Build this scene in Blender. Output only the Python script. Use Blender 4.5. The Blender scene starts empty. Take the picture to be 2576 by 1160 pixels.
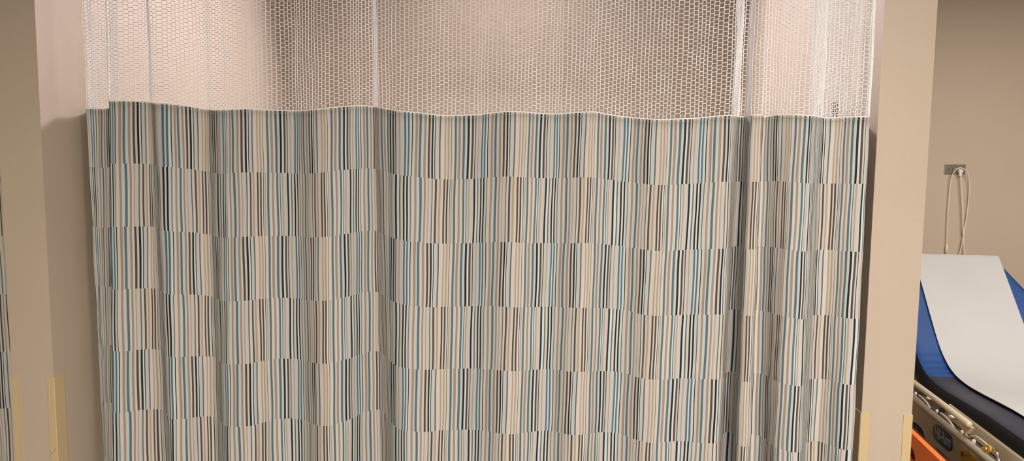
import bpy, bmesh, math, random
import numpy as np
from mathutils import Vector, Matrix
random.seed(7)
sc = bpy.context.scene
COL = sc.collection

# ------------------------------------------------------------------ camera
D, H, F = 2.17, 1.60, 1800.0
FW, FH = 2576, 1160
cam_d = bpy.data.cameras.new('camera')
cam = bpy.data.objects.new('camera', cam_d); COL.objects.link(cam)
sc.camera = cam
cam_d.sensor_width = 36; cam_d.lens = 36*F/FW; cam_d.clip_start = .02
RM = Matrix.Rotation(math.radians(5.9), 3, 'Z') @ Matrix.Rotation(math.radians(90-5.3), 3, 'X') @ Matrix.Rotation(math.radians(.54), 3, 'Z')
cam.matrix_world = Matrix.Translation((0, -D, H)) @ RM.to_4x4()

def ray(px, py):
    return RM @ Vector((px-FW/2, -(py-FH/2), -F))
def on_y(px, py, Y):
    r = ray(px, py); t = (Y+D)/r.y
    return Vector((t*r.x, Y, H+t*r.z))
def on_plane(px, py, p0, n):
    r = ray(px, py); c = Vector((0, -D, H))
    t = (Vector(p0)-c).dot(n)/r.dot(n)
    return c+r*t
def at_depth(px, py, z):
    return Vector((0, -D, H)) + ray(px, py)*(z/F)
# world X of the point at plane Y and height Z whose horizontal image coordinate is px
IR = RM.transposed()
def x_for(px, Y, Z):
    # camera coords linear in X: c = IR@(X,Y+D,Z-H);  (px-cx) = F*cx_/-cz
    a = IR @ Vector((1, 0, 0)); b = IR @ Vector((0, Y+D, Z-H)); k = (px-FW/2)/F
    # X*a.x+b.x = -k*(X*a.z+b.z)
    return -(k*b.z+b.x)/(a.x+k*a.z)

# ------------------------------------------------------------------ materials
def mat(name, col, rough=.6, metal=0, noise=0, nscale=40, bump=0, bscale=200, spec=None, trans=0):
    m = bpy.data.materials.new(name); m.use_nodes = True
    nt = m.node_tree; b = nt.nodes['Principled BSDF']
    b.inputs['Base Color'].default_value = (*col, 1)
    b.inputs['Roughness'].default_value = rough
    b.inputs['Metallic'].default_value = metal
    if spec is not None: b.inputs['Specular IOR Level'].default_value = spec
    tc = nt.nodes.new('ShaderNodeTexCoord')
    if noise:
        n = nt.nodes.new('ShaderNodeTexNoise'); n.inputs['Scale'].default_value = nscale
        n.inputs['Detail'].default_value = 4
        nt.links.new(tc.outputs['Object'], n.inputs['Vector'])
        r = nt.nodes.new('ShaderNodeValToRGB')
        r.color_ramp.elements[0].position = .3; r.color_ramp.elements[1].position = .7
        r.color_ramp.elements[0].color = (*[c*(1-noise) for c in col], 1)
        r.color_ramp.elements[1].color = (*[min(1, c*(1+noise)) for c in col], 1)
        nt.links.new(n.outputs['Fac'], r.inputs['Fac'])
        nt.links.new(r.outputs['Color'], b.inputs['Base Color'])
    if bump:
        n2 = nt.nodes.new('ShaderNodeTexNoise'); n2.inputs['Scale'].default_value = bscale
        nt.links.new(tc.outputs['Object'], n2.inputs['Vector'])
        bp = nt.nodes.new('ShaderNodeBump'); bp.inputs['Strength'].default_value = bump
        bp.inputs['Distance'].default_value = .002
        nt.links.new(n2.outputs['Fac'], bp.inputs['Height'])
        nt.links.new(bp.outputs['Normal'], b.inputs['Normal'])
    return m
M = {}
M['wall'] = mat('wall_paint', (.57, .465, .36), .55, noise=.02, nscale=3, bump=.25, bscale=260, spec=.3)
M['wall_in'] = mat('bay_wall_paint', (.66, .58, .50), .6, noise=.02, nscale=3, bump=.2, bscale=260, spec=.25)
M['ceiling'] = mat('ceiling_tile', (.42, .41, .40), .9, noise=.05, nscale=80)
M['floor'] = mat('vinyl_floor', (.13, .11, .10), .45, noise=.08, nscale=14)
M['guard'] = mat('corner_guard_vinyl', (.66, .50, .28), .4, noise=.02, nscale=6, spec=.5)
M['base'] = mat('rubber_base', (.16, .13, .11), .6, noise=.05)
M['net'] = mat('net_thread', (.95, .93, .91), .7, spec=.2, noise=.02)
M['tape'] = mat('net_tape', (.88, .85, .82), .7, spec=.2, noise=.03)
M['steel'] = mat('brushed_steel', (.36, .32, .28), .35, .8, noise=.08, nscale=60)
M['chrome'] = mat('chrome', (.75, .72, .68), .18, 1.0)
M['cable'] = mat('cream_cable', (.80, .72, .58), .45, noise=.02)
M['plug'] = mat('white_plug', (.85, .80, .72), .4, noise=.02)
M['black'] = mat('black_plastic', (.02, .018, .016), .5, noise=.1)
M['track'] = mat('curtain_track', (.6, .6, .6), .35, .6)
# cloth stripe colours
CC = {'C': (.66, .60, .53), 'G': (.585, .585, .55), 'W': (.66, .71, .71), 'P': (.585, .56, .54),
      'T': (.36, .295, .25), 'U': (.45, .365, .285), 'N': (.10, .068, .052), 'K': (.017, .018, .019),
      'B': (.10, .175, .215), 'D': (.11, .15, .145)}
def cloth_mat(k, c):
    m = bpy.data.materials.new('woven_stripe_'+k); m.use_nodes = True
    nt = m.node_tree; b = nt.nodes['Principled BSDF']
    b.inputs['Roughness'].default_value = .7; b.inputs['Specular IOR Level'].default_value = .25
    uv = nt.nodes.new('ShaderNodeUVMap'); uv.uv_map = 'UVMap'
    w = nt.nodes.new('ShaderNodeTexNoise'); w.inputs['Scale'].default_value = 900; w.inputs['Detail'].default_value = 1
    nt.links.new(uv.outputs['UV'], w.inputs['Vector'])
    r = nt.nodes.new('ShaderNodeValToRGB')
    r.color_ramp.elements[0].position = .3; r.color_ramp.elements[1].position = .7
    r.color_ramp.elements[0].color = (*[x*.86 for x in c], 1); r.color_ramp.elements[1].color = (*[min(1, x*1.1) for x in c], 1)
    nt.links.new(w.outputs['Fac'], r.inputs['Fac']); nt.links.new(r.outputs['Color'], b.inputs['Base Color'])
    bp = nt.nodes.new('ShaderNodeBump'); bp.inputs['Strength'].default_value = .3; bp.inputs['Distance'].default_value = .0006
    nt.links.new(w.outputs['Fac'], bp.inputs['Height']); nt.links.new(bp.outputs['Normal'], b.inputs['Normal'])
    return m
CK = list(CC)
CM = [cloth_mat({'C': 'cream', 'G': 'pale_grey', 'W': 'ice_white', 'P': 'pale_pink', 'T': 'tan', 'U': 'light_tan', 'N': 'brown', 'K': 'black', 'B': 'blue', 'D': 'slate'}[k], CC[k]) for k in CK]

# ------------------------------------------------------------------ helpers
def link(name, me, parent=None):
    o = bpy.data.objects.new(name, me); COL.objects.link(o)
    if parent: o.parent = parent; o.matrix_parent_inverse = parent.matrix_world.inverted()
    return o
def pymesh(name, v, f, m, parent=None, smooth=False):
    me = bpy.data.meshes.new(name); me.from_pydata([tuple(p) for p in v], [], [tuple(q) for q in f])
    ms = m if isinstance(m, list) else [m]
    for x in ms: me.materials.append(x)
    if smooth: me.shade_smooth()
    me.update()
    return link(name, me, parent)
def bmobj(name, bm, m, parent=None, smooth=False, bevel=0, seg=2):
    bmesh.ops.recalc_face_normals(bm, faces=bm.faces)
    me = bpy.data.meshes.new(name); bm.to_mesh(me); bm.free()
    for x in (m if isinstance(m, list) else [m]): me.materials.append(x)
    if smooth: me.shade_smooth()
    o = link(name, me, parent)
    if bevel:
        b = o.modifiers.new('bevel', 'BEVEL'); b.width = bevel; b.segments = seg; b.limit_method = 'ANGLE'; b.angle_limit = math.radians(40)
    return o
def bx(bm, x0, x1, y0, y1, z0, z1, T=None):
    vs = [bm.verts.new(Vector((x, y, z)) if T is None else T @ Vector((x, y, z))) for x in (x0, x1) for y in (y0, y1) for z in (z0, z1)]
    for f in ((0, 1, 3, 2), (4, 6, 7, 5), (0, 4, 5, 1), (2, 3, 7, 6), (0, 2, 6, 4), (1, 5, 7, 3)):
        bm.faces.new([vs[i] for i in f])
def box(name, x0, x1, y0, y1, z0, z1, m, parent=None, T=None, bevel=0):
    bm = bmesh.new(); bx(bm, x0, x1, y0, y1, z0, z1, T)
    return bmobj(name, bm, m, parent, bevel=bevel)
def tube(bm, pts, r, n=10, cap=True):
    pts = [Vector(p) for p in pts]; rings = []
    up = None
    for i, p in enumerate(pts):
        d = (pts[min(i+1, len(pts)-1)]-pts[max(i-1, 0)]).normalized()
        if up is None:
            up = d.orthogonal().normalized()
        else:
            up = (up-d*up.dot(d)).normalized()
        s = d.cross(up); rr = r[i] if isinstance(r, (list, tuple)) else r
        rings.append([bm.verts.new(p+(up*math.cos(a)+s*math.sin(a))*rr) for a in [2*math.pi*k/n for k in range(n)]])
    for a, b in zip(rings, rings[1:]):
        for k in range(n): bm.faces.new((a[k], a[(k+1) % n], b[(k+1) % n], b[k]))
    if cap: bm.faces.new(rings[0][::-1]); bm.faces.new(rings[-1])
def spline(pts, n=8):
    P = [Vector(p) for p in pts]; out = []
    for i in range(len(P)-1):
        p0 = P[max(i-1, 0)]; p1 = P[i]; p2 = P[i+1]; p3 = P[min(i+2, len(P)-1)]
        for k in range(n):
            t = k/n
            out.append(.5*((2*p1)+(p2-p0)*t+(2*p0-5*p1+4*p2-p3)*t*t+(3*p1-p0-3*p2+p3)*t**3))
    out.append(P[-1]); return out
def tag(o, label, cat, group=None, kind=None):
    o['label'] = label; o['category'] = cat
    if group: o['group'] = group
    if kind: o['kind'] = kind
    return o
def struct(o): o['kind'] = 'structure'; return o
def empty(name, loc):
    o = bpy.data.objects.new(name, None); COL.objects.link(o); o.location = loc; o.empty_display_size = .1
    bpy.context.view_layer.update()
    return o

# ------------------------------------------------------------------ room shell
CEIL = 2.72
YB = 1.93                                   # back wall of the bays
LX0 = on_y(9, 580, 0).x; LX1 = on_y(116, 580, 0).x      # left partition
RX0 = on_y(2193, 580, 0).x; RX1 = on_y(2323, 580, 0).x  # right partition
XL, XR = -8.0, 5.5
YF = -10.0
def wall(name, *a, m='wall'):
    return struct(box(name, *a, M[m]))
wall('wall_partition_left', LX0, LX1, 0, YB, 0, CEIL)
wall('wall_partition_right', RX0, RX1, 0, YB, 0, CEIL)
wall('wall_back', XL, XR, YB, YB+.15, 0, CEIL)
wall('wall_side_left', XL-.15, XL, YF, YB+.15, 0, CEIL)
wall('wall_side_right', XR, XR+.15, YF, YB+.15, 0, CEIL)
wall('wall_front', XL-.15, XR+.15, YF-.15, YF, 0, CEIL)
wall('floor', XL-.15, XR+.15, YF-.15, YB+.15, -.1, 0, m='floor')
wall('ceiling', XL-.15, XR+.15, YF-.15, YB+.15, CEIL, CEIL+.1, m='ceiling')
for nm, a in (('baseboard_left', (LX1, LX1+.008, .02, YB, 0, .1)), ('baseboard_right', (RX0-.008, RX0, .02, YB, 0, .1)),
              ('baseboard_back', (LX1, RX0, YB-.008, YB, 0, .1)), ('baseboard_far', (RX1, XR, YB-.008, YB, 0, .1))):
    wall(nm, *a, m='base')

# corner guards: thin L-shaped vinyl strips round each partition corner
def guard(label, xc, sx, ztop, w, depth=.045):
    t = .003
    bm = bmesh.new()
    # profile in plan, xc = corner x, sx = direction (inwards along the end face)
    pr = [(xc-sx*t, depth), (xc-sx*t, -t*.3), (xc-sx*t*.3, -t), (xc+sx*w, -t), (xc+sx*w, -.0002), (xc-sx*.0002, -.0002), (xc-sx*.0002, depth)]
    lo = [bm.verts.new((x, y, .10)) for x, y in pr]; hi = [bm.verts.new((x, y, ztop)) for x, y in pr]
    n = len(pr)
    for i in range(n): bm.faces.new((lo[i], lo[(i+1) % n], hi[(i+1) % n], hi[i]))
    bm.faces.new(lo); bm.faces.new(hi)
    o = bmobj('corner_guard', bm, M['guard'])
    tag(o, label, 'corner guard', 'yellowed corner guards on the partition ends'); return o
gz = []
zl0 = on_y(35, 947, 0).z; zl1 = on_y(128, 949, 0).z; zr0 = on_y(2175, 1039, 0).z; zr1 = on_y(2285, 1044, 0).z
guard('yellowed vinyl corner guard on the outer, far-left edge of the left partition', LX0, 1, zl0, .022)
go = guard('yellowed vinyl corner guard with a curved scratch, on the left partition edge nearest the curtain', LX1, -1, zl1, .0225)
bm = bmesh.new(); tube(bm, spline([on_y(126, 1149, -.0033), on_y(131, 1141, -.0033), on_y(136, 1136, -.0033), on_y(140, 1128, -.0033)]), .0008, 5)
bmobj('scratch', bm, mat('scratch_brown', (.40, .28, .14), .7), go)
guard('yellowed vinyl corner guard on the right partition edge beside the curtain', RX0, 1, zr0, .0225)
guard('yellowed vinyl corner guard on the right partition edge beside the stretcher', RX1, -1, zr1, .0235)

# ------------------------------------------------------------------ curtain data (cloth coordinate u: 865 units = one pattern repeat)
K = [
 [(-30,276,283),(0,282,290.3),(61,289.9,301.5),(139,313.1,323.8),(232,338.3,348),(274,348.7,358.4),(304,357,366.5),(359,367.3,377.6),(430,378.3,390),(492,385,406.3),(540,387.5,413.7),(700,391,419),(738,394,421),(800,400.6,424.8)],
 [(0,417.6,431.6),(61,433.1,443.6),(139,450.7,465.5),(232,471.3,486.9),(274,481,496),(304,489,502.8),(359,499.7,512.7),(430,512,524.5),(465,520,532),(492,524.5,540.6),(540,530,548),(640,535,553),(708,541.7,557.5),(738,547.5,559.5)],
 [(0,565.5,570.5),(61,571,580),(139,586.2,599),(232,609.3,621.8),(274,619.7,631.1),(304,627.1,639.8),(359,635.8,648.6),(492,662.7,675.2),(540,674,684.9),(622,695.8,706.8),(668,707.2,717.3),(708,717,726.2),(738,723.4,733)],
 [(0,746.5,756.3),(61,754.2,766),(139,765.8,777.6),(232,779.6,788.3),(274,785.4,792.8),(304,790,796),(359,797.6,804.4),(492,824,830.4),(540,834.9,841.7),(622,855.2,861),(668,866,871.4),(708,874.4,879.5),(738,881,885.8)],
 [(0,900,903.2),(61,908,912),(139,924.5,929),(232,942,949.4),(274,946,956.6),(359,950,963),(492,955,972),(540,962.7,977),(622,977,982),(668,982.4,985.3),(708,989.6,991.1),(738,995.4,995.4)],
 [(0,1022.7,1015.4),(61,1035,1025),(139,1055.4,1045.5),(232,1078.6,1068.2),(274,1087,1077),(359,1105.5,1093.6),(492,1134,1120.8),(540,1144.3,1131.3),(622,1164.8,1152.3),(668,1176.4,1163.3),(738,1193.8,1179)],
 [(0,1215,1201.6),(61,1225.9,1212.6),(139,1244.9,1230),(232,1265.6,1248),(274,1273.9,1255.7),(359,1291.6,1271.8),(492,1319.4,1300),(540,1327.8,1309.3),(622,1346.5,1327.1),(668,1356.6,1336.8),(738,1373.4,1351.8)],
 [(0,1396,1376.2),(61,1405,1388),(139,1424,1403.4),(274,1452.4,1429.6),(359,1469,1446),(492,1493,1472),(540,1502,1481),(622,1520,1497),(668,1530,1506),(738,1544,1519.7)],
 [(0,1570.3,1544.5),(61,1581.7,1556),(139,1600.3,1574.6),(232,1619.5,1593),(274,1627.6,1600.8),(359,1645.4,1614.8),(492,1673.7,1644),(540,1682.8,1653.8),(622,1704.8,1674.2),(668,1716.8,1685.3),(738,1734.2,1702)],
 [(0,1760.3,1728.5),(61,1773,1741.7),(139,1792.8,1760.5),(232,1817.6,1784),(274,1827.3,1794),(304,1833,1802),(359,1838,1808.5),(420,1841,1811.5),(600,1849,1815.5),(668,1852,1818.8),(708,1858,1824.6),(738,1865,1831),(800,1873,1846)],
 [(0,1875.5,1848.3),(200,1878,1849.5),(304,1879,1850.5),(359,1882.8,1854.7),(492,1909.7,1880),(515,1911.3,1885)],
 [(40,1912.5,1887),(61,1913.5,1889.6),(139,1929.7,1909.4),(232,1943.8,1923),(274,1950,1927.5),(359,1962.4,1933.9),(492,1984,1948.8),(540,1993.9,1957.6),(622,2016.6,1979.9),(668,2028.6,1991),(708,2033.8,2000),(738,2038,2009),(800,2043,2014.5)],
 [(0,2048,2019),(139,2056,2024),(232,2061,2029.4),(274,2063.8,2033),(304,2070,2039),(359,2081,2047.2),(492,2110.8,2076),(540,2118.6,2084.7),(622,2138.3,2101.2),(668,2151.3,2111.9),(738,2170.8,2129.3),(785,2176.5,2142.5)]]
# lower edge of the fifth row of stripes (x, y)
def conv(ox, oy, s, L): return [(ox+a/s, oy+b/s) for a, b in L]
B5 = (conv(220, 980, 5.152, [(350,296),(420,305),(535,290),(660,270),(713,266),(812,257),(870,254),(960,260),(1000,270),(1025,300),(1045,362),(1110,392),(1155,390),(1265,380),(1375,362),(1425,357),(1510,348),(1565,347),(1650,355),(1690,370),(1740,430),(1770,470),(1830,488),(1955,485),(2070,478),(2120,470),(2165,465),(2210,448),(2345,408),(2395,395)])
    + conv(700, 980, 5.152, [(0,379),(100,378),(170,378),(240,383),(300,388),(340,400),(400,425),(455,450),(500,465),(540,470),(600,472),(650,470),(700,458),(730,452),(830,425),(925,390),(1000,352),(1035,330),(1090,303),(1180,272),(1250,262),(1290,262),(1330,268),(1360,290),(1400,335),(1430,380),(1470,430),(1500,470),(1530,490),(1580,515),(1630,532),(1680,542),(1780,548),(1850,551),(1940,549),(2030,540),(2100,528),(2230,523),(2330,521),(2460,520)])
    + conv(1200, 980, 5.152, [(0,525),(60,535),(150,544),(248,564),(287,571),(370,578),(470,580),(515,577),(563,572),(655,556),(705,548),(780,538),(850,532),(908,530),(965,538),(1048,556),(1130,575),(1183,583),(1268,590),(1320,591),(1400,583),(1449,575),(1531,560),(1577,555),(1647,552),(1700,552),(1750,555),(1835,570),(1930,600),(2030,640),(2065,657),(2137,675),(2220,688),(2290,692),(2338,690),(2443,683)])
    + conv(1680, 980, 5.152, [(10,678),(75,672),(115,670),(220,672),(300,678),(350,685),(415,690),(535,698),(600,703),(650,697),(672,690),(702,590),(735,558),(790,548),(850,556),(868,600),(880,702),(900,715),(940,737),(985,746),(1030,743),(1056,737),(1066,590),(1078,577),(1130,583),(1185,597),(1255,630),(1300,675),(1385,745),(1430,765),(1485,780),(1545,800),(1603,815),(1650,818),(1700,815),(1722,800),(1765,730),(1795,690),(1850,675),(1892,667),(1960,672),(2000,685),(2085,715),(2170,752),(2225,772),(2270,782),(2320,788),(2375,776)]))
HEM = (conv(220, 240, 4.834, [(270,74),(450,72),(570,76),(700,80),(770,88),(800,102),(935,106),(1100,120),(1240,140),(1330,155),(1450,178),(1550,187),(1650,183),(1770,175),(1930,168),(2050,172),(2150,180)])
    + conv(700, 240, 4.834, [(0,185),(100,188),(220,192),(300,192),(400,182),(480,172),(640,155),(750,143),(870,135),(1010,130),(1080,132),(1180,145),(1280,160),(1400,187),(1550,203),(1700,215),(1830,232),(1950,245),(2080,250),(2150,249),(2300,246)])
    + conv(1200, 240, 4.834, [(0,240),(60,233),(220,215),(320,205),(400,201),(500,203),(600,210),(750,225),(870,229),(1000,229),(1100,222),(1200,213),(1300,208),(1400,205),(1480,212),(1600,238),(1700,255),(1800,267),(1950,281),(2080,292),(2200,298)])
    + conv(1680, 240, 4.833, [(0,297),(150,292),(300,285),(480,270),(600,258),(740,248),(790,250),(860,263),(940,266),(980,247),(1100,243),(1145,243),(1165,262),(1250,255),(1330,244),(1450,240),(1600,243),(1750,252),(1830,264),(1900,278),(1980,280),(2100,272),(2250,267),(2425,262)]))

PER, UNIT = 865, .2125/865
RH = .2105                                  # height of one row of stripes
def build_landmarks(Kl, k0=0):
    U, XT, XB = [], [], []
    for k, rows in enumerate(Kl):
        for u, a, b in rows:
            U.append((k+k0)*PER+u); XT.append(a); XB.append(b)
    return np.array(U, float), np.array(XT), np.array(XB)

def rayzy(px, py):
    r = ray(px, py); return r.z/r.y
class Cloth:
    """cloth surface: (u, v) -> world; v = metres below the hem seam, negative in the net"""
    def __init__(s, U, XT, XB, b5, hem, y0, y1, frac=.55, off=0., umin=None, umax=None, n=900, squeeze=0., k0=1.):
        V5 = 5*RH-.006; V1 = RH-.006
        s.u = np.linspace(umin if umin is not None else U[0], umax if umax is not None else U[-1], n)
        xt = np.interp(s.u, U, XT); xb = np.interp(s.u, U, XB)
        xh = xt-(xb-xt)*V1/(V5-V1)
        b5 = np.array(sorted(b5)); hem = np.array(sorted(hem))
        s.k = k0+squeeze*(s.u-s.u[0])/(s.u[-1]-s.u[0])
        yb = np.interp(xb, b5[:, 0], b5[:, 1]); yh = np.interp(xh, hem[:, 0], hem[:, 1])
        sb = np.array([rayzy(a, b) for a, b in zip(xb, yb)]); sh = np.array([rayzy(a, b) for a, b in zip(xh, yh)])
        base = y0+(y1-y0)*(s.u-s.u[0])/(s.u[-1]-s.u[0])
        Yt = base.copy()
        for _ in range(30):
            Zh = H+(Yt+D)*sh
            Yb = (Zh-V5*s.k-H)/sb-D
            Yt = .6*Yt+.4*(base+frac*(Yb-base))
        ker = np.ones(5)/5
        Yb = np.convolve(np.pad(Yb, 2, mode='edge'), ker, 'valid')
        Zh = H+(Yt+D)*sh
        s.stats = (Yt[-1], Yb[-1], Yt[0], Yb[0], Yt.min(), Yt.max(), Yb.min(), Yb.max(), Zh.min(), Zh.max())
        s.Yt, s.Yb, s.Zh = Yt+off, Yb+off, Zh
        s.V5 = V5
        # world X at hem level and at row-5 level
        s.Xt = np.array([x_for(a, y, z) for a, y, z in zip(xh, s.Yt, s.Zh)])
        s.Xb = np.array([x_for(a, y, z-V5*k) for a, y, z, k in zip(xb, s.Yb, s.Zh, s.k)])
    def pts(s, u, v):
        u = np.asarray(u, float); v = np.asarray(v, float)
        f = lambda a: np.interp(u, s.u, a)
        t = v/s.V5
        t = np.where(t < 0, t*.55, t)          # folds relax more slowly up the net
        t = np.where(t > 1.15, 1.15+(t-1.15)*.15, t)
        X = f(s.Xt)+(f(s.Xb)-f(s.Xt))*t
        Y = f(s.Yt)+(f(s.Yb)-f(s.Yt))*t
        Z = f(s.Zh)-v*f(s.k)
        # small cloth irregularities
        Y = Y+.0012*np.sin(u*.021+v*9)*np.sin(v*7+u*.004)
        X = X+.0008*np.sin(v*23+u*.01)
        return np.stack([X, Y, Z], -1)

ROWA = [(878,'B'),(900,'W'),(917,'B'),(938,'G'),(946,'W'),(965,'K'),(975,'C'),(1000,'T'),(1025,'C'),(1037,'B'),(1060,'G'),(1087,'T'),(1110,'C'),(1130,'N'),(1152,'G'),(1173,'K'),(1193,'W'),(1208,'K'),(1217,'P'),(1260,'D'),(1277,'C'),(1322,'U'),(1340,'C'),(1358,'U'),(1378,'C'),(1398,'N'),(1404,'C'),(1438,'B'),(1460,'C'),(1475,'T'),(1500,'C'),(1520,'B'),(1543,'G'),(1567,'K'),(1588,'W'),(1607,'N'),(1628,'G'),(1643,'K'),(1652,'P'),(1685,'U'),(1700,'P'),(1743,'B')]
ROWB = [(870,'K'),(890,'W'),(910,'K'),(930,'W'),(940,'G'),(958,'D'),(968,'C'),(1000,'T'),(1020,'G'),(1048,'B'),(1072,'C'),(1092,'T'),(1112,'C'),(1130,'U'),(1142,'P'),(1178,'D'),(1190,'C'),(1215,'N'),(1238,'P'),(1262,'U'),(1285,'C'),(1315,'N'),(1335,'C'),(1352,'N'),(1372,'W'),(1390,'K'),(1397,'C'),(1408,'U'),(1422,'C'),(1437,'B'),(1460,'C'),(1485,'T'),(1505,'C'),(1530,'B'),(1550,'W'),(1563,'D'),(1572,'C'),(1585,'U'),(1600,'P'),(1640,'K'),(1662,'W'),(1690,'D'),(1706,'C'),(1735,'K')]
def stripe(row, u):
    z = (u % PER)+909
    if z >= row[-1][0]: z -= PER
    c = row[-2][1]
    if z < row[0][0]: z += PER
    for a, k in row:
        if z >= a: c = k
        else: break
    return c

def fabric(name, cl, umin, umax, parent, vmax=1.46):
    cuts = {umin, umax}
    for row in (ROWA, ROWB):
        for k in range(int(umin//PER)-2, int(umax//PER)+3):
            for a, _ in row:
                u = k*PER+a-909
                if umin < u < umax: cuts.add(u)
    us = sorted(cuts); fine = [us[0]]
    for a, b in zip(us, us[1:]):
        if b-a < .5: continue
        n = max(1, math.ceil((b-a)/14))
        fine += [a+(b-a)*i/n for i in range(1, n+1)]
    us = fine
    vs = [0, .0045, .006]; rowof = ['A', 'A']
    r = 0; v = 0
    lv = [0.006]
    ends = [RH-.006]
    while ends[-1] < vmax: ends.append(ends[-1]+RH)
    ends = [e for e in ends if e < vmax]+[vmax]
    for i, e in enumerate(ends):
        s0 = vs[-1]; n = 7
        for j in range(1, n+1): vs.append(s0+(e-s0)*j/n); rowof.append('A' if i % 2 == 0 else 'B')
    UU, VV = np.meshgrid(us, vs)
    P = cl.pts(UU, VV)
    P[0, :, 1] += .0015; P[1, :, 1] -= .002; 
    nU, nV = len(us), len(vs)
    verts = P.reshape(-1, 3)
    idx = np.arange(nU*nV).reshape(nV, nU)
    f = np.stack([idx[1:, :-1], idx[1:, 1:], idx[:-1, 1:], idx[:-1, :-1]], -1).reshape(-1, 4)
    me = bpy.data.meshes.new(name)
    me.vertices.add(len(verts)); me.vertices.foreach_set('co', verts.ravel())
    me.loops.add(f.size); me.loops.foreach_set('vertex_index', f.ravel())
    me.polygons.add(len(f)); me.polygons.foreach_set('loop_start', np.arange(0, f.size, 4)); me.polygons.foreach_set('loop_total', np.full(len(f), 4))
    for m in CM: me.materials.append(m)
    mid = [(a+b)/2 for a, b in zip(us, us[1:])]
    ca = np.array([CK.index(stripe(ROWA, u)) for u in mid]); cb = np.array([CK.index(stripe(ROWB, u)) for u in mid])
    mi = np.concatenate([ca if r == 'A' else cb for r in rowof])
    me.polygons.foreach_set('material_index', mi.astype(np.int32))
    uv = me.uv_layers.new(name='UVMap')
    uvv = np.stack([UU.ravel()*UNIT, VV.ravel()], -1)[f.ravel()]
    uv.data.foreach_set('uv', uvv.astype(np.float32).ravel())
    me.update(calc_edges=True); me.shade_smooth(); me.validate()
    return link(name, me, parent)

def ribbon(name, cl, umin, umax, v0, v1, dy, m, parent, thick=.0012):
    us = np.arange(umin, umax+.1, 12.); us = np.append(us, umax)
    v, f = [], []
    a = cl.pts(us, np.full(len(us), v0)); b = cl.pts(us, np.full(len(us), v1))
    for p, q in zip(a, b):
        v += [(p[0], p[1]+dy, p[2]), (q[0], q[1]+dy, q[2]), (q[0], q[1]+dy+thick, q[2]), (p[0], p[1]+dy+thick, p[2])]
    for i in range(len(us)-1):
        for k in range(4):
            f.append((4*i+k, 4*i+(k+1) % 4, 4*i+4+(k+1) % 4, 4*i+4+k))
    return pymesh(name, v, f, m, parent, smooth=False)

def net(name, cl, umin, umax, parent, ztop=2.585, cw=47., ph=.0134, r=.00118, rag=0):
    rng = np.random.default_rng(5+rag)
    ncol = max(1, int(round((umax-umin)/cw))); cw = (umax-umin)/ncol
    H0 = ztop-cl.Zh.mean()
    nr = int(H0/ph)
    A, B = [], []
    def node(i, j2, side):      # boundary i, half-row index, side -1: thread leaves to the left, +1 to the right
        u = umin+i*cw; u = u+(0 if i in (0, ncol) else side*cw*.022)
        return u, -(.004+j2*ph/2)
    for i in range(ncol+1):
        seq = []
        for j2 in range(1, 2*nr+1):
            right = (i < ncol) and ((j2+i) % 2 == 0)
            left = (i > 0) and ((j2+i-1) % 2 == 0)
            if right or left: seq.append(node(i, j2, 1 if right else -1))
        seq = [(umin+i*cw, -.001)]+seq
        A += seq[:-1]; B += seq[1:]
    for i in range(ncol):
        for j2 in range(1, 2*nr+1):
            if (j2+i) % 2 == 0:
                A.append(node(i, j2, 1)); B.append(node(i+1, j2, -1))
    A = np.array(A); B = np.array(B)
    jit = lambda a: np.stack([a[:, 0]+1.1*np.sin(a[:, 0]*12.9+a[:, 1]*4000), a[:, 1]+.0006*np.sin(a[:, 0]*7.7+a[:, 1]*2500)], -1)
    A, B = jit(A), jit(B)
    P, Q = cl.pts(A[:, 0], A[:, 1]), cl.pts(B[:, 0], B[:, 1])
    d = Q-P; L = np.linalg.norm(d, axis=1, keepdims=True)+1e-9; d /= L
    P = P-d*r*.6; Q = Q+d*r*.6
    up = np.where(np.abs(d[:, 1:2]) < .9, np.array([[0, 1., 0]]), np.array([[1., 0, 0]]))
    s1 = np.cross(d, up); s1 /= np.linalg.norm(s1, axis=1, keepdims=True); s2 = np.cross(d, s1)
    cs = [s1, s2*.8, -s1, -s2*.8]
    V = np.stack([P+c*r for c in cs]+[Q+c*r for c in cs], 1)       # n,8,3
    n = len(P); base = (np.arange(n)*8)[:, None, None]
    fp = np.array([[k, (k+1) % 4, 4+(k+1) % 4, 4+k] for k in range(4)])[None]
    Fc = (base+fp).reshape(-1, 4)
    me = bpy.data.meshes.new(name)
    me.vertices.add(n*8); me.vertices.foreach_set('co', V.astype(np.float32).ravel())
    me.loops.add(Fc.size); me.loops.foreach_set('vertex_index', Fc.ravel())
    me.polygons.add(len(Fc)); me.polygons.foreach_set('loop_start', np.arange(0, Fc.size, 4)); me.polygons.foreach_set('loop_total', np.full(len(Fc), 4))
    me.materials.append(M['net']); me.update(calc_edges=True); me.shade_smooth()
    return link(name, me, parent)

def selvage(name, cl, u, v0, v1, r, m, parent, dy=0, n=40):
    vv = np.linspace(v0, v1, n); p = cl.pts(np.full(n, float(u)), vv); p[:, 1] += dy
    bm = bmesh.new(); tube(bm, p, r, 6); return bmobj(name, bm, m, parent, smooth=True)

U, XT, XB = build_landmarks(K)
main = Cloth(U, XT, XB, B5, HEM, .11, -.015, squeeze=-.08)
UE = U[-1]
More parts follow.
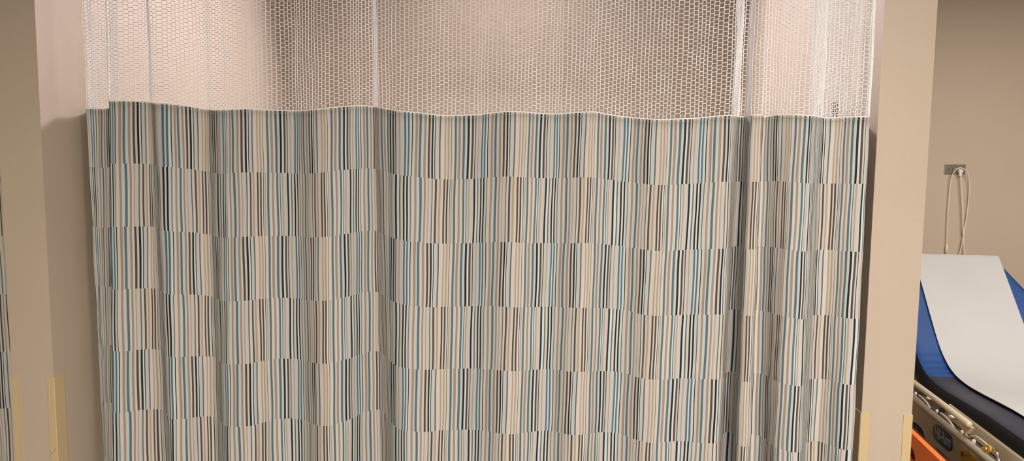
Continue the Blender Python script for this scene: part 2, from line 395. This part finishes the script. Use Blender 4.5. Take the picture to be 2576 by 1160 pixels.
# beyond the visible edge the cloth folds back behind itself and then runs to the side wall
def fold_back(cl):
    xe, ye, xb, yb = cl.Xt[-1], cl.Yt[-1], cl.Xb[-1], cl.Yb[-1]
    rel = [(.006, .012), (-.01, .045), (-.06, .070), (-.110, .085), (-.128, .100), (-.11, .115), (-.05, .13), (.0, .15)]
    P = spline([(0, 0, 0)]+[(a, b, 0) for a, b in rel], 6)
    endx = RX0-.004; dT, dB = endx-xe, endx-xb
    du = 0; us, xt, yt, xbb, ybb = [], [], [], [], []
    P += [P[-1].lerp(Vector((1e3, 0, 0)), 0)]
    prev = P[0]
    for p in P[1:-1]:
        du += (p-prev).length/UNIT; prev = p
        us.append(cl.u[-1]+max(du, .01)); xt.append(xe+p.x); yt.append(ye+p.y); xbb.append(xb+p.x); ybb.append(yb+p.y)
    for t in (.33, .66, 1):
        a = dB*t; du += dB/3/UNIT*1.1
        us.append(cl.u[-1]+du); xt.append(xe+dT*t); yt.append(ye+.15+.03*t); xbb.append(xb+dB*t); ybb.append(yb+.15+.03*t)
    n = len(us)
    cl.u = np.append(cl.u, us); cl.Xt = np.append(cl.Xt, xt); cl.Yt = np.append(cl.Yt, yt)
    cl.Xb = np.append(cl.Xb, xbb); cl.Yb = np.append(cl.Yb, ybb)
    cl.Zh = np.append(cl.Zh, [cl.Zh[-1]]*n); cl.k = np.append(cl.k, [cl.k[-1]]*n)
fold_back(main)
ULAST = float(main.u[-1])
print('CLOTH main', main.stats)
g = empty('privacy_curtain', tuple(main.pts([U[0]+5000], [1.45])[0]))
tag(g, 'wide striped privacy curtain with white net top, closed across the middle bay', 'curtain')
fabric('fabric', main, U[0], ULAST, g)
net('mesh_header', main, U[0], ULAST, g)
ribbon('hem_tape', main, U[0], ULAST, -.0032, .0003, -.0004, M['tape'], g)
selvage('edge_binding', main, U[0]+1, -.80, 0, .0028, M['net'], g)
selvage('edge_binding', main, U[-1]-1, -.80, 0, .0020, M['net'], g)
# dashed stitch line under the seam
M['stitch'] = mat('seam_stitch', (.62, .53, .44), .7, noise=.03)
bm = bmesh.new()
ua = U[0]+6
while ua < U[-1]-20:
    p, q = main.pts([ua, ua+9], [.0085, .0085]); p[1] -= .0008; q[1] -= .0008
    tube(bm, [p, q], .0006, 4); ua += 13
bmobj('stitching', bm, M['stitch'], g)

# left overlapping curtain, one fold of it peeks out past the left edge
Ul = np.array([-130, -60, 0, 61, 139, 232, 274, 300, 420]) + 0.
XTl = np.array([223.5, 229.5, 236, 244.4, 257.7, 271.3, 274.5, 279, 300])
XBl = np.array([253.5, 257, 260, 264, 270, 279, 283, 286, 306])
lb5 = [(250, 1006), (262, 1010), (270, 1013), (280, 1014), (310, 1016)]
lhem = [(215, 273), (232, 274), (262, 275), (275, 272), (300, 270)]
left = Cloth(Ul, XTl, XBl, lb5, lhem, .145, .145, frac=.3, n=300, k0=.975)
print('CLOTH left', left.stats)
# past the visible edge the cloth turns back and meets the side wall
def turn_back(cl):
    xe, ye, xb, yb = cl.Xt[0], cl.Yt[0], cl.Xb[0], cl.Yb[0]
    wx = LX1+.003; us, xt, yt, xbb, ybb = [], [], [], [], []
    du = 0
    for t in np.linspace(0, 1, 15)[1:]:
        e = t*t
        xt.append(xe+(wx-xe)*e); yt.append(ye+(.235-ye)*(2*t-t*t)**.8); xbb.append(xb+(wx-xb)*e); ybb.append(yb+(.235-yb)*(2*t-t*t)**.8)
        du += .011/UNIT; us.append(cl.u[0]-du)
    f = lambda a, b: np.concatenate([np.array(b)[::-1], a])
    cl.Zh = f(cl.Zh, [cl.Zh[0]]*len(us)); cl.k = f(cl.k, [cl.k[0]]*len(us))
    cl.u = f(cl.u, us); cl.Xt = f(cl.Xt, xt); cl.Yt = f(cl.Yt, yt); cl.Xb = f(cl.Xb, xbb); cl.Yb = f(cl.Yb, ybb)
turn_back(left); ULL = float(left.u[0])
g = empty('privacy_curtain', tuple(left.pts([0], [1.45])[0]))
tag(g, 'narrow strip of a second striped curtain tucked behind the wide curtain at its left edge', 'curtain')
fabric('fabric', left, ULL, Ul[-1], g)
net('mesh_header', left, ULL, Ul[-1], g, rag=1)
ribbon('hem_tape', left, ULL, Ul[-1], -.0032, .0003, -.0004, M['tape'], g)

# neighbouring bay's curtain at far left
n0 = LX0
class Flat:
    pass
Un = np.array([-1900., 0., 30, 61, 139, 200])
p_e = on_y(36, 1000, .17)
nb = Cloth(np.array([0., 1]), np.array([0., 1]), np.array([0., 1]), [(0, 1000), (1, 1000)], [(0, 250), (1, 250)], .15, .15, n=200, umin=-3000, umax=200)
span = (np.linspace(-3000, 200, 200)-200)*UNIT*.9
nb.Yt = .15+.022*np.sin(span*21)+.012*np.sin(span*47+1); nb.Yb = nb.Yt+.012*np.sin(span*33)
nb.Xt = LX0-.002+span; nb.Xb = nb.Xt+.0
zt = on_y(18, 742, .15).z+3*RH-.006
nb.Zh[:] = zt
print('neighbour hem z', zt, 'LX', LX0, LX1, 'RX', RX0, RX1, 'guards', zl0, zl1, zr0, zr1)
g = empty('privacy_curtain', (LX0-.4, .15, .3))
tag(g, 'striped curtain of the neighbouring bay, cut by the left picture edge beside the partition', 'curtain')
fabric('fabric', nb, -3000, 195, g)
net('mesh_header', nb, -3000, 195, g, rag=3)

# ceiling tracks that carry the curtains
for nm, x0, x1, y, lab in (('curtain_track', LX1+.01, RX0-.01, .14, 'grey ceiling track holding the wide middle curtain'),
                      ('curtain_track', LX0-1.2, LX0-.01, .15, 'grey ceiling track holding the neighbouring bay curtain')):
    bm = bmesh.new(); bx(bm, x0, x1, y-.012, y+.012, 2.635, 2.655)
    for i in range(4):
        xx = x0+(x1-x0)*(i+.5)/4; bx(bm, xx-.005, xx+.005, y-.005, y+.005, 2.655, CEIL)
    tag(bmobj(nm, bm, M['track']), lab, 'curtain track')

# ------------------------------------------------------------------ coat hook on the right side wall, seen through the net
pA = on_plane(2099, 275, (RX0-.035, 0, 0), Vector((1, 0, 0))); pB = on_plane(2066, 278, (RX0-.035, 0, 0), Vector((1, 0, 0)))
print('hook', pA, pB)
g = empty('coat_hook', (RX0, (pA.y+pB.y)/2, pA.z-.06))
tag(g, 'black two-prong coat hook on the side wall, glimpsed through the net just above the seam', 'coat hook')
box('backplate', RX0-.006, RX0+.001, pA.y-.03, pB.y+.03, pA.z-.11, pA.z-.05, M['black'], g, bevel=.002)
for p, tilt in ((pA, .0), (pB, .03)):
    bm = bmesh.new()
    b0 = Vector((RX0-.004, p.y, p.z-.085))
    tube(bm, spline([b0, b0+Vector((-.02, 0, -.004)), Vector((p.x, p.y, p.z-.06)), Vector((p.x, p.y+tilt*.3, p.z-.02)), Vector((p.x, p.y+tilt*.5, p.z+.022))], 6), [.006]*12+[.008]*6+[.010]*5+[.011, .008], 10)
    bmobj('prong', bm, M['black'], g, smooth=True)

# ------------------------------------------------------------------ wall outlet and cords in the right bay
o1 = on_y(2376, 411, YB); o2 = on_y(2427, 441, YB)
ox0, ox1, oz1, oz0 = o1.x, o2.x, o1.z-.004, o2.z+.004
print('outlet', o1, o2)
g = empty('wall_outlet', ((ox0+ox1)/2, YB, (oz0+oz1)/2))
tag(g, 'stainless steel two-gang outlet plate on the far wall above the stretcher', 'outlet')
box('cover_plate', ox0, ox1, YB-.005, YB, oz0, oz1, M['steel'], g, bevel=.0025)
M['dark'] = mat('socket_dark', (.03, .025, .02), .6)
M['sock'] = mat('socket_face', (.22, .19, .16), .5, .3, noise=.05)
W = ox1-ox0; zc = (oz0+oz1)/2
for i, fx in enumerate((.28, .72)):
    bm = bmesh.new()
    c = ox0+W*fx
    bx(bm, c-W*.17, c+W*.17, YB-.0062, YB-.004, zc-.02, zc+.02)
    s = bmobj('socket', bm, M['sock'], g, bevel=.001)
    bm = bmesh.new()
    for dx in (-.009, .009):
        tube(bm, [(c+dx*1.0, YB-.0068, zc), (c+dx, YB-.0060, zc)], .0032, 8)
    bmobj('socket_hole', bm, M['dark'], s)
# plug
pc = on_y(2416, 430, YB-.02)
g = empty('power_cord', (pc.x, YB-.02, pc.z))
tag(g, 'cream power cord plugged into the steel outlet, hanging straight down behind the stretcher', 'cord', 'cream cords hanging from the outlet')
bm = bmesh.new()
bx(bm, pc.x-.011, pc.x+.011, YB-.03, YB-.0069, pc.z-.010, pc.z+.012)
bx(bm, pc.x-.007, pc.x+.007, YB-.028, YB-.012, pc.z-.028, pc.z-.009)
bmobj('plug', bm, M['plug'], g, bevel=.003)
bm = bmesh.new()
pts = [on_y(a, b, YB-.02) for a, b in ((2416.5, 440), (2418, 470), (2421, 520), (2423, 580), (2425.5, 640), (2426, 700), (2424, 800))]
tube(bm, spline(pts), .0038, 8); bmobj('cable', bm, M['cable'], g, smooth=True)
g = empty('looped_cord', (pc.x, YB-.02, pc.z-.1))
tag(g, 'thin cream cord looped over the plug, its left end a small inline connector', 'cord', 'cream cords hanging from the outlet')
bm = bmesh.new()
pts = [on_y(a, b, YB-y) for a, b, y in ((2381.5, 616, .012), (2382, 590, .012), (2384, 540, .012), (2388, 490, .014), (2391, 460, .018), (2396, 441, .028), (2405, 427, .036), (2416, 422.5, .036), (2427, 427, .034), (2435, 440, .026), (2439, 462, .018), (2437, 500, .014), (2431, 550, .012), (2423, 600, .022), (2414, 640, .016), (2408, 680, .014), (2402, 760, .012))]
tube(bm, spline(pts), .0032, 8); bmobj('cable', bm, M['cable'], g, smooth=True)
bm = bmesh.new()
tube(bm, [on_y(2381.5, 614, YB-.012), on_y(2380.8, 624, YB-.012), on_y(2380.3, 645, YB-.012)], [.0045, .006, .006], 8)
bmobj('connector', bm, M['cable'], g, smooth=True)
bm = bmesh.new()
tube(bm, spline([on_y(2382.5, 615, YB-.012), on_y(2384.5, 625, YB-.012), on_y(2385, 660, YB-.012)]), .0022, 6)
bmobj('strap', bm, M['cable'], g, smooth=True)

# ------------------------------------------------------------------ stretcher in the right bay
ang = math.radians(3.6)
hd = Vector((math.sin(ang), math.cos(ang), 0)); rt = Vector((math.cos(ang), -math.sin(ang), 0))
P0 = at_depth(2298, 642, 3.60)             # upper left corner of the paper
PW = .392
org = Vector((P0.x, P0.y, 0))-rt*.10       # head-left corner of the mattress, on the floor
ZT = P0.z-.012
print('bed head top z', ZT, 'y', P0.y)
def bp(s, w, z): return org-hd*s+rt*w+Vector((0, 0, z))
bedroot = empty('hospital_stretcher', tuple(bp(.9, .33, 0)))
tag(bedroot, 'hospital stretcher with raised blue backrest and beige frame in the right-hand bay', 'stretcher')
def side(px, py, w):                       # image point on the vertical plane at lateral offset w
    return on_plane(px, py, tuple(bp(0, w, 0)), rt)
ZS = .70
# centre line of the mattress top surface (s, z)
prof0 = [(0, 1.148), (.108, 1.037), (.234, .905), (.33, .812), (.40, .752), (.47, .712), (.56, .690), (.68, .685), (.80, .690), (.95, .699), (1.1, .706), (1.5, .708), (1.98, .708)]
def smooth_prof(pr, n=8): 
    sp = spline([(a, b, 0) for a, b in pr], n); return [(p.x, p.y) for p in sp]
pt = smooth_prof(prof0)
M['navy'] = mat('blue_vinyl', (.020, .072, .25), .45, noise=.06, nscale=9, bump=.15, bscale=400, spec=.35)
M['char'] = mat('charcoal_vinyl', (.033, .034, .052), .5, noise=.05, nscale=12, bump=.15, bscale=400, spec=.35)
M['side'] = mat('black_vinyl_side', (.006, .006, .010), .6, noise=.05, nscale=12, bump=.1, spec=.2)
MW, TH = .66, .066
verts, faces, mi = [], [], []
def wid(s):                                # head end narrows with clipped corners
    return max(0, (.25-s))/.25*.165
lat = [-.02, -.012, -.002, .012, .03, .06, .10, .16, .33, .50, .56, .60, .63, .648, .66]
def crown(w):
    e = min(w+.02, MW-w); return -.024*max(0, 1-e/.035)**2.2
for i, (s, z) in enumerate(pt):
    a = pt[max(i-1, 0)]; b = pt[min(i+1, len(pt)-1)]
    tx, tz = b[0]-a[0], b[1]-a[1]; L = math.hypot(tx, tz); nx, nz = -tz/L, tx/L
    if nz < 0: nx, nz = -nx, -nz
    k0 = wid(s)
    rowv = []
    for w in lat:
        ww = k0+(MW-2*k0)*w/MW
        wr = 0
        if .36 < s < .75: wr = .0032*math.sin(s*170+w*14+1.5*math.sin(w*31))*math.exp(-((s-.50)/.07)**2)
        c = crown(w)+wr
        verts.append(bp(s-nx*c*-1 if False else s+nx*c, ww, z+nz*c)); rowv.append(len(verts)-1)
    for w in (MW, MW-.004, MW/2, -.016, -.02):
        ww = k0+(MW-2*k0)*w/MW
        dth = TH if w not in (MW, -.02) else TH-.015
        verts.append(bp(s-nx*dth, ww, z-nz*dth)); rowv.append(len(verts)-1)
    if i:
        n = len(rowv)
        for k in range(n):
            faces.append((prev[k], prev[(k+1) % n], rowv[(k+1) % n], rowv[k]))
            top = k < len(lat)-1
            mi.append((0 if s < .545 else 1) if top and 1 < k < len(lat)-3 else 2)
    else: first = rowv
    prev = rowv
faces.append(tuple(first)); mi.append(2); faces.append(tuple(prev[::-1])); mi.append(2)
mt = pymesh('mattress', verts, faces, [M['navy'], M['char'], M['side']], bedroot, smooth=True)
mt.data.polygons.foreach_set('material_index', mi)
mt['label'] = 'blue and charcoal vinyl mattress'
# exam paper: its own thing, lying on the mattress
M['paper'] = mat('exam_paper', (.55, .54, .545), .75, noise=.02, nscale=5, bump=.15, bscale=60, spec=.2)
pv, pf = [], []
pp = [(-.05, 1.03), (-.035, 1.11), (-.014, 1.155), (0, 1.163), (.108, 1.053), (.234, .921), (.351, .806), (.437, .746), (.531, .711), (.647, .698), (.786, .701), (.942, .711), (1.099, .718), (1.5, .719), (1.93, .719)]
ps = smooth_prof(pp, 6)
NL = 8
for (s, z) in ps:
    for k in range(NL+1):
        w = .10+PW*k/NL
        pv.append(bp(s, w, z+.0012*math.sin(k*2.3+s*9)))
n1 = len(pv)
for (s, z) in ps:
    for k in range(NL+1):
        w = .10+PW*k/NL
        pv.append(bp(s, w, z-.0015))
for i in range(len(ps)-1):
    for k in range(NL):
        a = i*(NL+1)+k; pf.append((a, a+1, a+NL+2, a+NL+1)); pf.append((n1+a, n1+a+NL+1, n1+a+NL+2, n1+a+1))
    for k in (0, NL):
        a = i*(NL+1)+k; pf.append((a, a+NL+1, n1+a+NL+1, n1+a))
for k in range(NL):
    pf.append((k, n1+k, n1+k+1, k+1)); a = (len(ps)-1)*(NL+1)+k; pf.append((a, a+1, n1+a+1, n1+a))
pap = pymesh('exam_paper', pv, pf, M['paper'], smooth=True)
pap.data.set_sharp_from_angle(angle=math.radians(35))
tag(pap, 'smooth white exam table paper running down the blue stretcher backrest', 'exam paper')

# frame materials
M['beige'] = mat('beige_frame_plastic', (.66, .53, .36), .45, noise=.03, nscale=8, spec=.4)
M['beige_l'] = mat('pale_rail_plastic', (.62, .54, .41), .4, noise=.02, nscale=8, spec=.4)
M['recess'] = mat('recess_grey', (.25, .20, .155), .6, noise=.06, nscale=12)
M['grey'] = mat('grey_steel_rail', (.38, .34, .28), .4, .25, noise=.05, nscale=30)
M['badge'] = mat('badge_navy', (.035, .07, .14), .4, noise=.03)
M['silver'] = mat('badge_silver', (.55, .56, .58), .35, .3)
M['yellow'] = mat('yellow_tag', (.68, .42, .03), .5, noise=.05, nscale=30)
M['orange'] = mat('orange_board', (.95, .23, .05), .5, noise=.03, nscale=8, spec=.35)
M['maroon'] = mat('dark_red_edge', (.06, .012, .01), .5, noise=.05)
M['rubber'] = mat('black_rubber', (.015, .014, .013), .6, noise=.08)
M['wheel'] = mat('wheel_taupe', (.32, .26, .21), .5, noise=.04)

# deck under the mattress
T = Matrix.Translation(org) @ Matrix(((rt.x, -hd.x, 0, 0), (rt.y, -hd.y, 0, 0), (0, 0, 1, 0), (0, 0, 0, 1)))   # local (w, s, z)
box('deck_frame', .03, MW-.03, .56, 1.97, .575, .617, M['beige'], bedroot, T, bevel=.01)
bm = bmesh.new()
sl = math.atan2(ZT-.362-(ZT), .54); 
for w0 in (.08, MW-.12):
    bm = bmesh.new()
    tube(bm, [bp(.02, w0, 1.148-.125), bp(.33, w0, .812-.125), bp(.47, w0, .60), bp(.66, w0, .595)], .014, 8)
    bmobj('backrest_support', bm, M['grey'], bedroot, smooth=True)
# outer side deck edge, pale
wE = -.03
a1 = side(2415, 1037, wE); 
bm = bmesh.new()
zE = .645
bx(bm, -.028, .012, .80, 1.97, zE-.05, zE+.012, T)
bmobj('deck_edge', bm, M['beige_l'], bedroot, bevel=.006)
# recessed side panel between the rails
box('side_panel', -.030, -.012, .10, 1.97, .30, zE-.055, M['recess'], bedroot, T, bevel=.004)
wR = -.085
def rail(name, pts, w, r, m, n=14):
    p = [side(a, b, w) for a, b in pts]; bm = bmesh.new()
    d = (p[-1]-p[0]).normalized()
    tube(bm, p+[p[-1]+d*r*.35, p[-1]+d*r*.6], [r]*len(p)+[r*.8, r*.3], n); return bmobj(name, bm, m, bedroot, smooth=True), p
o, pr = rail('side_rail', [(2270, 941), (2298, 962), (2360, 1008.5), (2438, 1068)], wR, .0115, M['beige_l'], 16)
print('rail', pr, 'local z', [round(q.z, 3) for q in pr])
o['label'] = 'pale rounded top bar of the lowered side rail'
o, pr2 = rail('lower_rail', [(2270, 979), (2297, 1002), (2380, 1070), (2560, 1217)], wR-.004, .0125, M['grey'], 14)
print('lrail', [round(q.z, 3) for q in pr2])
# bracket under rail end
e = side(2437, 1078, wR+.004)
def poly_side(name, pts, w, th, m, parent=bedroot, bevel=0):
    p = [side(a, b, w) for a, b in pts]; bm = bmesh.new()
    A = [bm.verts.new(q) for q in p]; B = [bm.verts.new(q+rt*th) for q in p]
    bm.faces.new(A); bm.faces.new(B[::-1])
    for i in range(len(p)): bm.faces.new((A[i], B[i], B[(i+1) % len(p)], A[(i+1) % len(p)]))
    return bmobj(name, bm, m, parent, bevel=bevel)
poly_side('rail_bracket', [(2424, 1066), (2443, 1077), (2428, 1092), (2417, 1077)], -.082, .014, M['beige'])
# hinge plates and links
def Z(x, y): return (2290+x/5.80, 960+y/5.80)
def zp(L): return [Z(*q) for q in L]
for L in ([(105, 150), (150, 165), (145, 215), (100, 210)], [(425, 375), (482, 400), (470, 455), (420, 450)], [(795, 720), (830, 730), (830, 790), (795, 790)]):
    poly_side('hinge_plate', zp(L), -.036, .008, M['rubber'])
for L in ([(215, 228), (240, 220), (280, 258), (250, 262)], [(545, 498), (575, 488), (612, 525), (580, 532)]):
    poly_side('latch_clip', zp(L), -.055, .025, M['plug'])
for L, m, r in (([(125, 200), (175, 240), (225, 290), (260, 340), (285, 385)], 'beige_l', .0042),
             ([(440, 460), (500, 505), (560, 565), (600, 620), (632, 680)], 'beige_l', .0042),
             ([(805, 775), (850, 812), (900, 800), (960, 805), (1010, 835), (1080, 890), (1150, 950)], 'beige_l', .004),
             ([(1150, 950), (1215, 985), (1255, 1030), (1280, 1090), (1300, 1170), (1315, 1260)], 'chrome', .0055)):
    bm = bmesh.new(); tube(bm, spline([side(*Z(*q), -.062) for q in L], 5), r, 8)
    bmobj('link_rod', bm, M[m], bedroot, smooth=True)
def ball(name, px, py, w, r, m, parent=bedroot, sq=1):
    c = side(px, py, w); bm = bmesh.new(); bmesh.ops.create_uvsphere(bm, u_segments=14, v_segments=9, radius=r, matrix=Matrix.Translation(c) @ Matrix.Diagonal((1, 1, sq, 1)))
    return bmobj(name, bm, m, parent, smooth=True)
for q in ((78, 178), (388, 436), (752, 740), (925, 880)):
    ball('rivet', *Z(*q), -.062, .0058 if q[0] != 925 else .0075, M['plug'], sq=1.5)
# skirt with wheel arches and badge
def arc(cx, cy, rx, ry, a0, a1, n=10): return [(cx+rx*math.cos(a), cy+ry*math.sin(a)) for a in [a0+(a1-a0)*i/n for i in range(n+1)]]
zw = .10
skirt = zp([(-160, 60), (40, 225), (400, 560), (1260, 1300), (1190, 1380), (700, 1380), (640, 1210), (560, 1140), (480, 1060), (400, 985), (330, 945), (262, 935), (232, 900), (215, 830), (190, 740), (150, 670), (90, 610), (30, 580), (-160, 560)])
poly_side('side_skirt', skirt, -.062, .02, M['beige'])
# wheel discs seen in the arches
def disc(name, px, py, w, r, th, m, parent=bedroot):
    c = side(px, py, w); bm = bmesh.new(); tube(bm, [c, c+rt*th], r, 40); return bmobj(name, bm, m, parent, bevel=.003)
def fit_circle(w, L):
    q = [side(a, b, w) for a, b in L]; p = [((org-v).dot(hd), v.z) for v in q]
    (x1, y1), (x2, y2), (x3, y3) = p
    d = 2*(x1*(y2-y3)+x2*(y3-y1)+x3*(y1-y2))
    ux = ((x1*x1+y1*y1)*(y2-y3)+(x2*x2+y2*y2)*(y3-y1)+(x3*x3+y3*y3)*(y1-y2))/d
    uy = ((x1*x1+y1*y1)*(x3-x2)+(x2*x2+y2*y2)*(x1-x3)+(x3*x3+y3*y3)*(x2-x1))/d
    return ux, uy, math.hypot(x1-ux, y1-uy)
def disc_at(name, s0, z0, w, r, th, m, parent=bedroot):
    bm = bmesh.new(); tube(bm, [bp(s0, w, z0), bp(s0, w+th, z0)], r, 48); return bmobj(name, bm, m, parent, bevel=.003)
cs, cz, cr = fit_circle(-.052, [(2297, 1076.5), (2312, 1089), (2322, 1111)])
print('WHEELFIT', cs, cz, cr, fit_circle(-.052, [(2297, 1059), (2314, 1071), (2326.5, 1095)]))
wh = disc_at('wheel', cs, cz, -.050, cr+.022, .03, M['rubber'])
disc_at('wheel_cover', cs, cz, -.056, cr, .006, M['wheel'], wh)
disc_at('wheel_rim', cs, cz, -.0575, cr-.010, .002, M['recess'], wh)
disc_at('hub', cs, cz, -.059, cr-.014, .002, M['wheel'], wh)
disc('wheel', *Z(330, 1260), -.045, .10, .02, M['rubber'])
# casters and base so that the stretcher stands on the floor
box('base_frame', .10, MW-.10, .35, 1.75, .20, .30, M['beige'], bedroot, T, bevel=.02)
for s in (.80, 1.5): box('lift_column', MW/2-.05, MW/2+.05, s-.05, s+.05, .29, ZS-TH-.05, M['grey'], bedroot, T, bevel=.005)
for w in (.08, MW-.08):
    for s in (.30, 1.80):
        bm = bmesh.new(); c = bp(s, w, .08); tube(bm, [c-rt*.02, c+rt*.02], .08, 24)
        cs = bmobj('caster', bm, M['rubber'], bedroot, bevel=.004)
        bm = bmesh.new(); bx(bm, w-.028, w+.028, s-.03, s+.03, .12, .22, T); bmobj('caster_fork', bm, M['grey'], cs)
for s in (.30, 1.80): box('cross_member', .05, MW-.05, s-.035, s+.035, .20, .25, M['grey'], bedroot, T, bevel=.005)
# badge
wb = -.0645
bl = zp([(329, 715), (330, 680), (338, 652), (354, 634), (376, 626), (400, 633), (422, 648), (570, 772), (592, 797), (605, 826), (611, 862), (612, 930), (606, 970), (593, 998), (574, 1012), (550, 1008), (526, 992), (382, 868), (356, 838), (338, 800), (330, 760)])
bd = poly_side('badge', bl, wb, .003, M['badge'])
cu = bpy.data.curves.new('lettering', 'FONT'); cu.body = 'Hill-Rom'; cu.size = 1; cu.align_x = 'CENTER'; cu.align_y = 'CENTER'; cu.extrude = .02; cu.offset = .02
tx = bpy.data.objects.new('lettering', cu); COL.objects.link(tx)
c0 = side(*Z(470, 815), wb-.0006)
L0 = side(*Z(360, 735), wb); R0 = side(*Z(582, 905), wb)
wlen = (R0-L0).length
bpy.context.view_layer.update()
sz = wlen/max(tx.dimensions.x, .01)
xax = (R0-L0).normalized(); zax = -rt; yax = zax.cross(xax)
hgt = 1.55
tx.matrix_world = Matrix.Translation(c0) @ Matrix((xax, yax, zax)).transposed().to_4x4() @ Matrix.Diagonal((sz, sz*hgt, sz, 1))
bpy.context.view_layer.update()
me = bpy.data.meshes.new_from_object(tx.evaluated_get(bpy.context.evaluated_depsgraph_get()))
me.transform(tx.matrix_world); me.materials.clear(); me.materials.append(M['silver'])
bpy.data.objects.remove(tx); lt = link('lettering', me, bd)
# yellow lever and warning tag
poly_side('brake_lever', zp([(1005, 975), (1060, 950), (1100, 930), (1135, 925), (1160, 950), (1160, 1000), (1130, 1035), (1090, 1055), (1050, 1020)]), -.078, .006, M['yellow'])
ball('pivot_bolt', *Z(1105, 980), -.080, .0062, M['chrome'])
tgp = poly_side('warning_tag', zp([(735, 1000), (860, 1020), (955, 1125), (880, 1200), (740, 1240)]), -.0645, .002, M['yellow'])
poly_side('tag_print', zp([(745, 1020), (762, 1030), (765, 1095), (748, 1085)]), -.0655, .0008, M['rubber'], tgp)
poly_side('tag_print', zp([(780, 1062), (870, 1070), (885, 1090), (785, 1088)]), -.0655, .0008, M['grey'], tgp)

# orange spine board standing on its long side against the stretcher
wo = -.20
tA = side(*Z(20, 775), wo-.011); tB = side(*Z(480, 1190), wo-.011)
print('board', tA, tB)
ztop = (tA.z+tB.z)/2; dirb = (tB-tA).normalized(); 
sA = (org-tA).dot(hd)
box_s0, box_s1 = sA-.45, sA+1.0
def ellipse(cs, cz, rs, rz, n=24): return [(cs+rs*math.cos(2*math.pi*i/n), cz+rz*math.sin(2*math.pi*i/n)) for i in range(n)]
hole_c = side(*Z(-20, 1035), wo-.011); hole_e = side(*Z(75, 1045), wo-.011); hole_t = side(*Z(10, 955), wo-.011)
hs = (org-hole_c).dot(hd); hr = (org-hole_e).dot(hd)-hs; hz = .032
print('hole', hs, hr, hole_c.z, hole_t.z, ztop)
cu = bpy.data.curves.new('spine', 'CURVE'); cu.dimensions = '2D'; cu.fill_mode = 'BOTH'; cu.extrude = .009; cu.bevel_depth = .002
def addsp(L):
    sp = cu.splines.new('POLY'); sp.points.add(len(L)-1); sp.use_cyclic_u = True
    for p, q in zip(sp.points, L): p.co = (q[0], q[1], 0, 1)
rr = .06
outer = []
for (cs, cz, a0) in ((box_s1-rr, ztop-rr, 0), (box_s0+rr, ztop-rr, 90), (box_s0+rr, .012+rr, 180), (box_s1-rr, .012+rr, 270)):
    outer += [(cs+rr*math.cos(math.radians(a0+d)), cz+rr*math.sin(math.radians(a0+d))) for d in range(0, 91, 15)]
addsp(outer)
for j in range(-1, 4): addsp(ellipse(hs+j*.30, hole_c.z, max(hr, .04), hz))
ob = bpy.data.objects.new('tmp', cu); COL.objects.link(ob)
ob.matrix_world = Matrix.Translation(Vector((org.x, org.y, 0))+rt*wo) @ Matrix(((-hd.x, 0, -rt.x, 0), (-hd.y, 0, -rt.y, 0), (0, 1, 0, 0), (0, 0, 0, 1)))
bpy.context.view_layer.update()
me = bpy.data.meshes.new_from_object(ob.evaluated_get(bpy.context.evaluated_depsgraph_get())); me.transform(ob.matrix_world)
me.materials.clear(); me.materials.append(M['orange']); bpy.data.objects.remove(ob)
sb = empty('spine_board', tuple(bp((box_s0+box_s1)/2, wo, 0)))
tag(sb, 'bright orange spine board with dark oval hand holes, on edge beside the stretcher', 'spine board')
link('board', me, sb)
bm = bmesh.new(); bx(bm, wo+.0115, wo+.019, box_s0+.03, box_s1-.03, .01, ztop+.004, T)
o = bmobj('backing_edge', bm, M['maroon'], sb, bevel=.003); o['label'] = 'dark red back layer'

# ------------------------------------------------------------------ lights
def area(name, loc, tgt, sx, sy, power, col, spread=180):
    l = bpy.data.lights.new(name, 'AREA'); l.shape = 'RECTANGLE'; l.size = sx; l.size_y = sy; l.energy = power; l.color = col
    l.spread = math.radians(spread)
    o = bpy.data.objects.new(name, l); COL.objects.link(o); o.location = loc
    o.rotation_euler = (Vector(tgt)-Vector(loc)).to_track_quat('-Z', 'Y').to_euler(); return o
cx = (LX1+RX0)/2
area('corridor_light', (.65, -1.75, CEIL-.03), (.65, -1.75, 0), .7, .5, 50, (1, .94, .86))
area('corridor_light_far', (1.0, -4.6, CEIL-.03), (1.0, -4.6, 0), .9, .6, 370, (1, .94, .86))
area('fill_light_left', (-2.4, -2.1, CEIL-.03), (-2.4, -2.1, 0), .5, .5, 24, (1, .90, .70))  # added warm fill that brightens the left partition end, not a known fixture
area('bay_light', (cx, YB-.24, 2.60), (cx, .55, 2.12), .7, .26, 50, (1, .93, .99))
area('fill_light_right', (2.2, .15, CEIL-.03), (2.2, .15, 0), 1.0, .5, 40, (1, .94, .86))  # fill added overhead to lift the dim back wall and stretcher
w = bpy.data.worlds.new('world'); sc.world = w; w.use_nodes = True
w.node_tree.nodes['Background'].inputs[0].default_value = (1, .88, .75, 1); w.node_tree.nodes['Background'].inputs[1].default_value = .3
sc.view_settings.view_transform = 'Standard'; sc.view_settings.look = 'None'
sc.view_settings.exposure = 0.0; sc.view_settings.gamma = 1
sc.cycles.max_bounces = 8
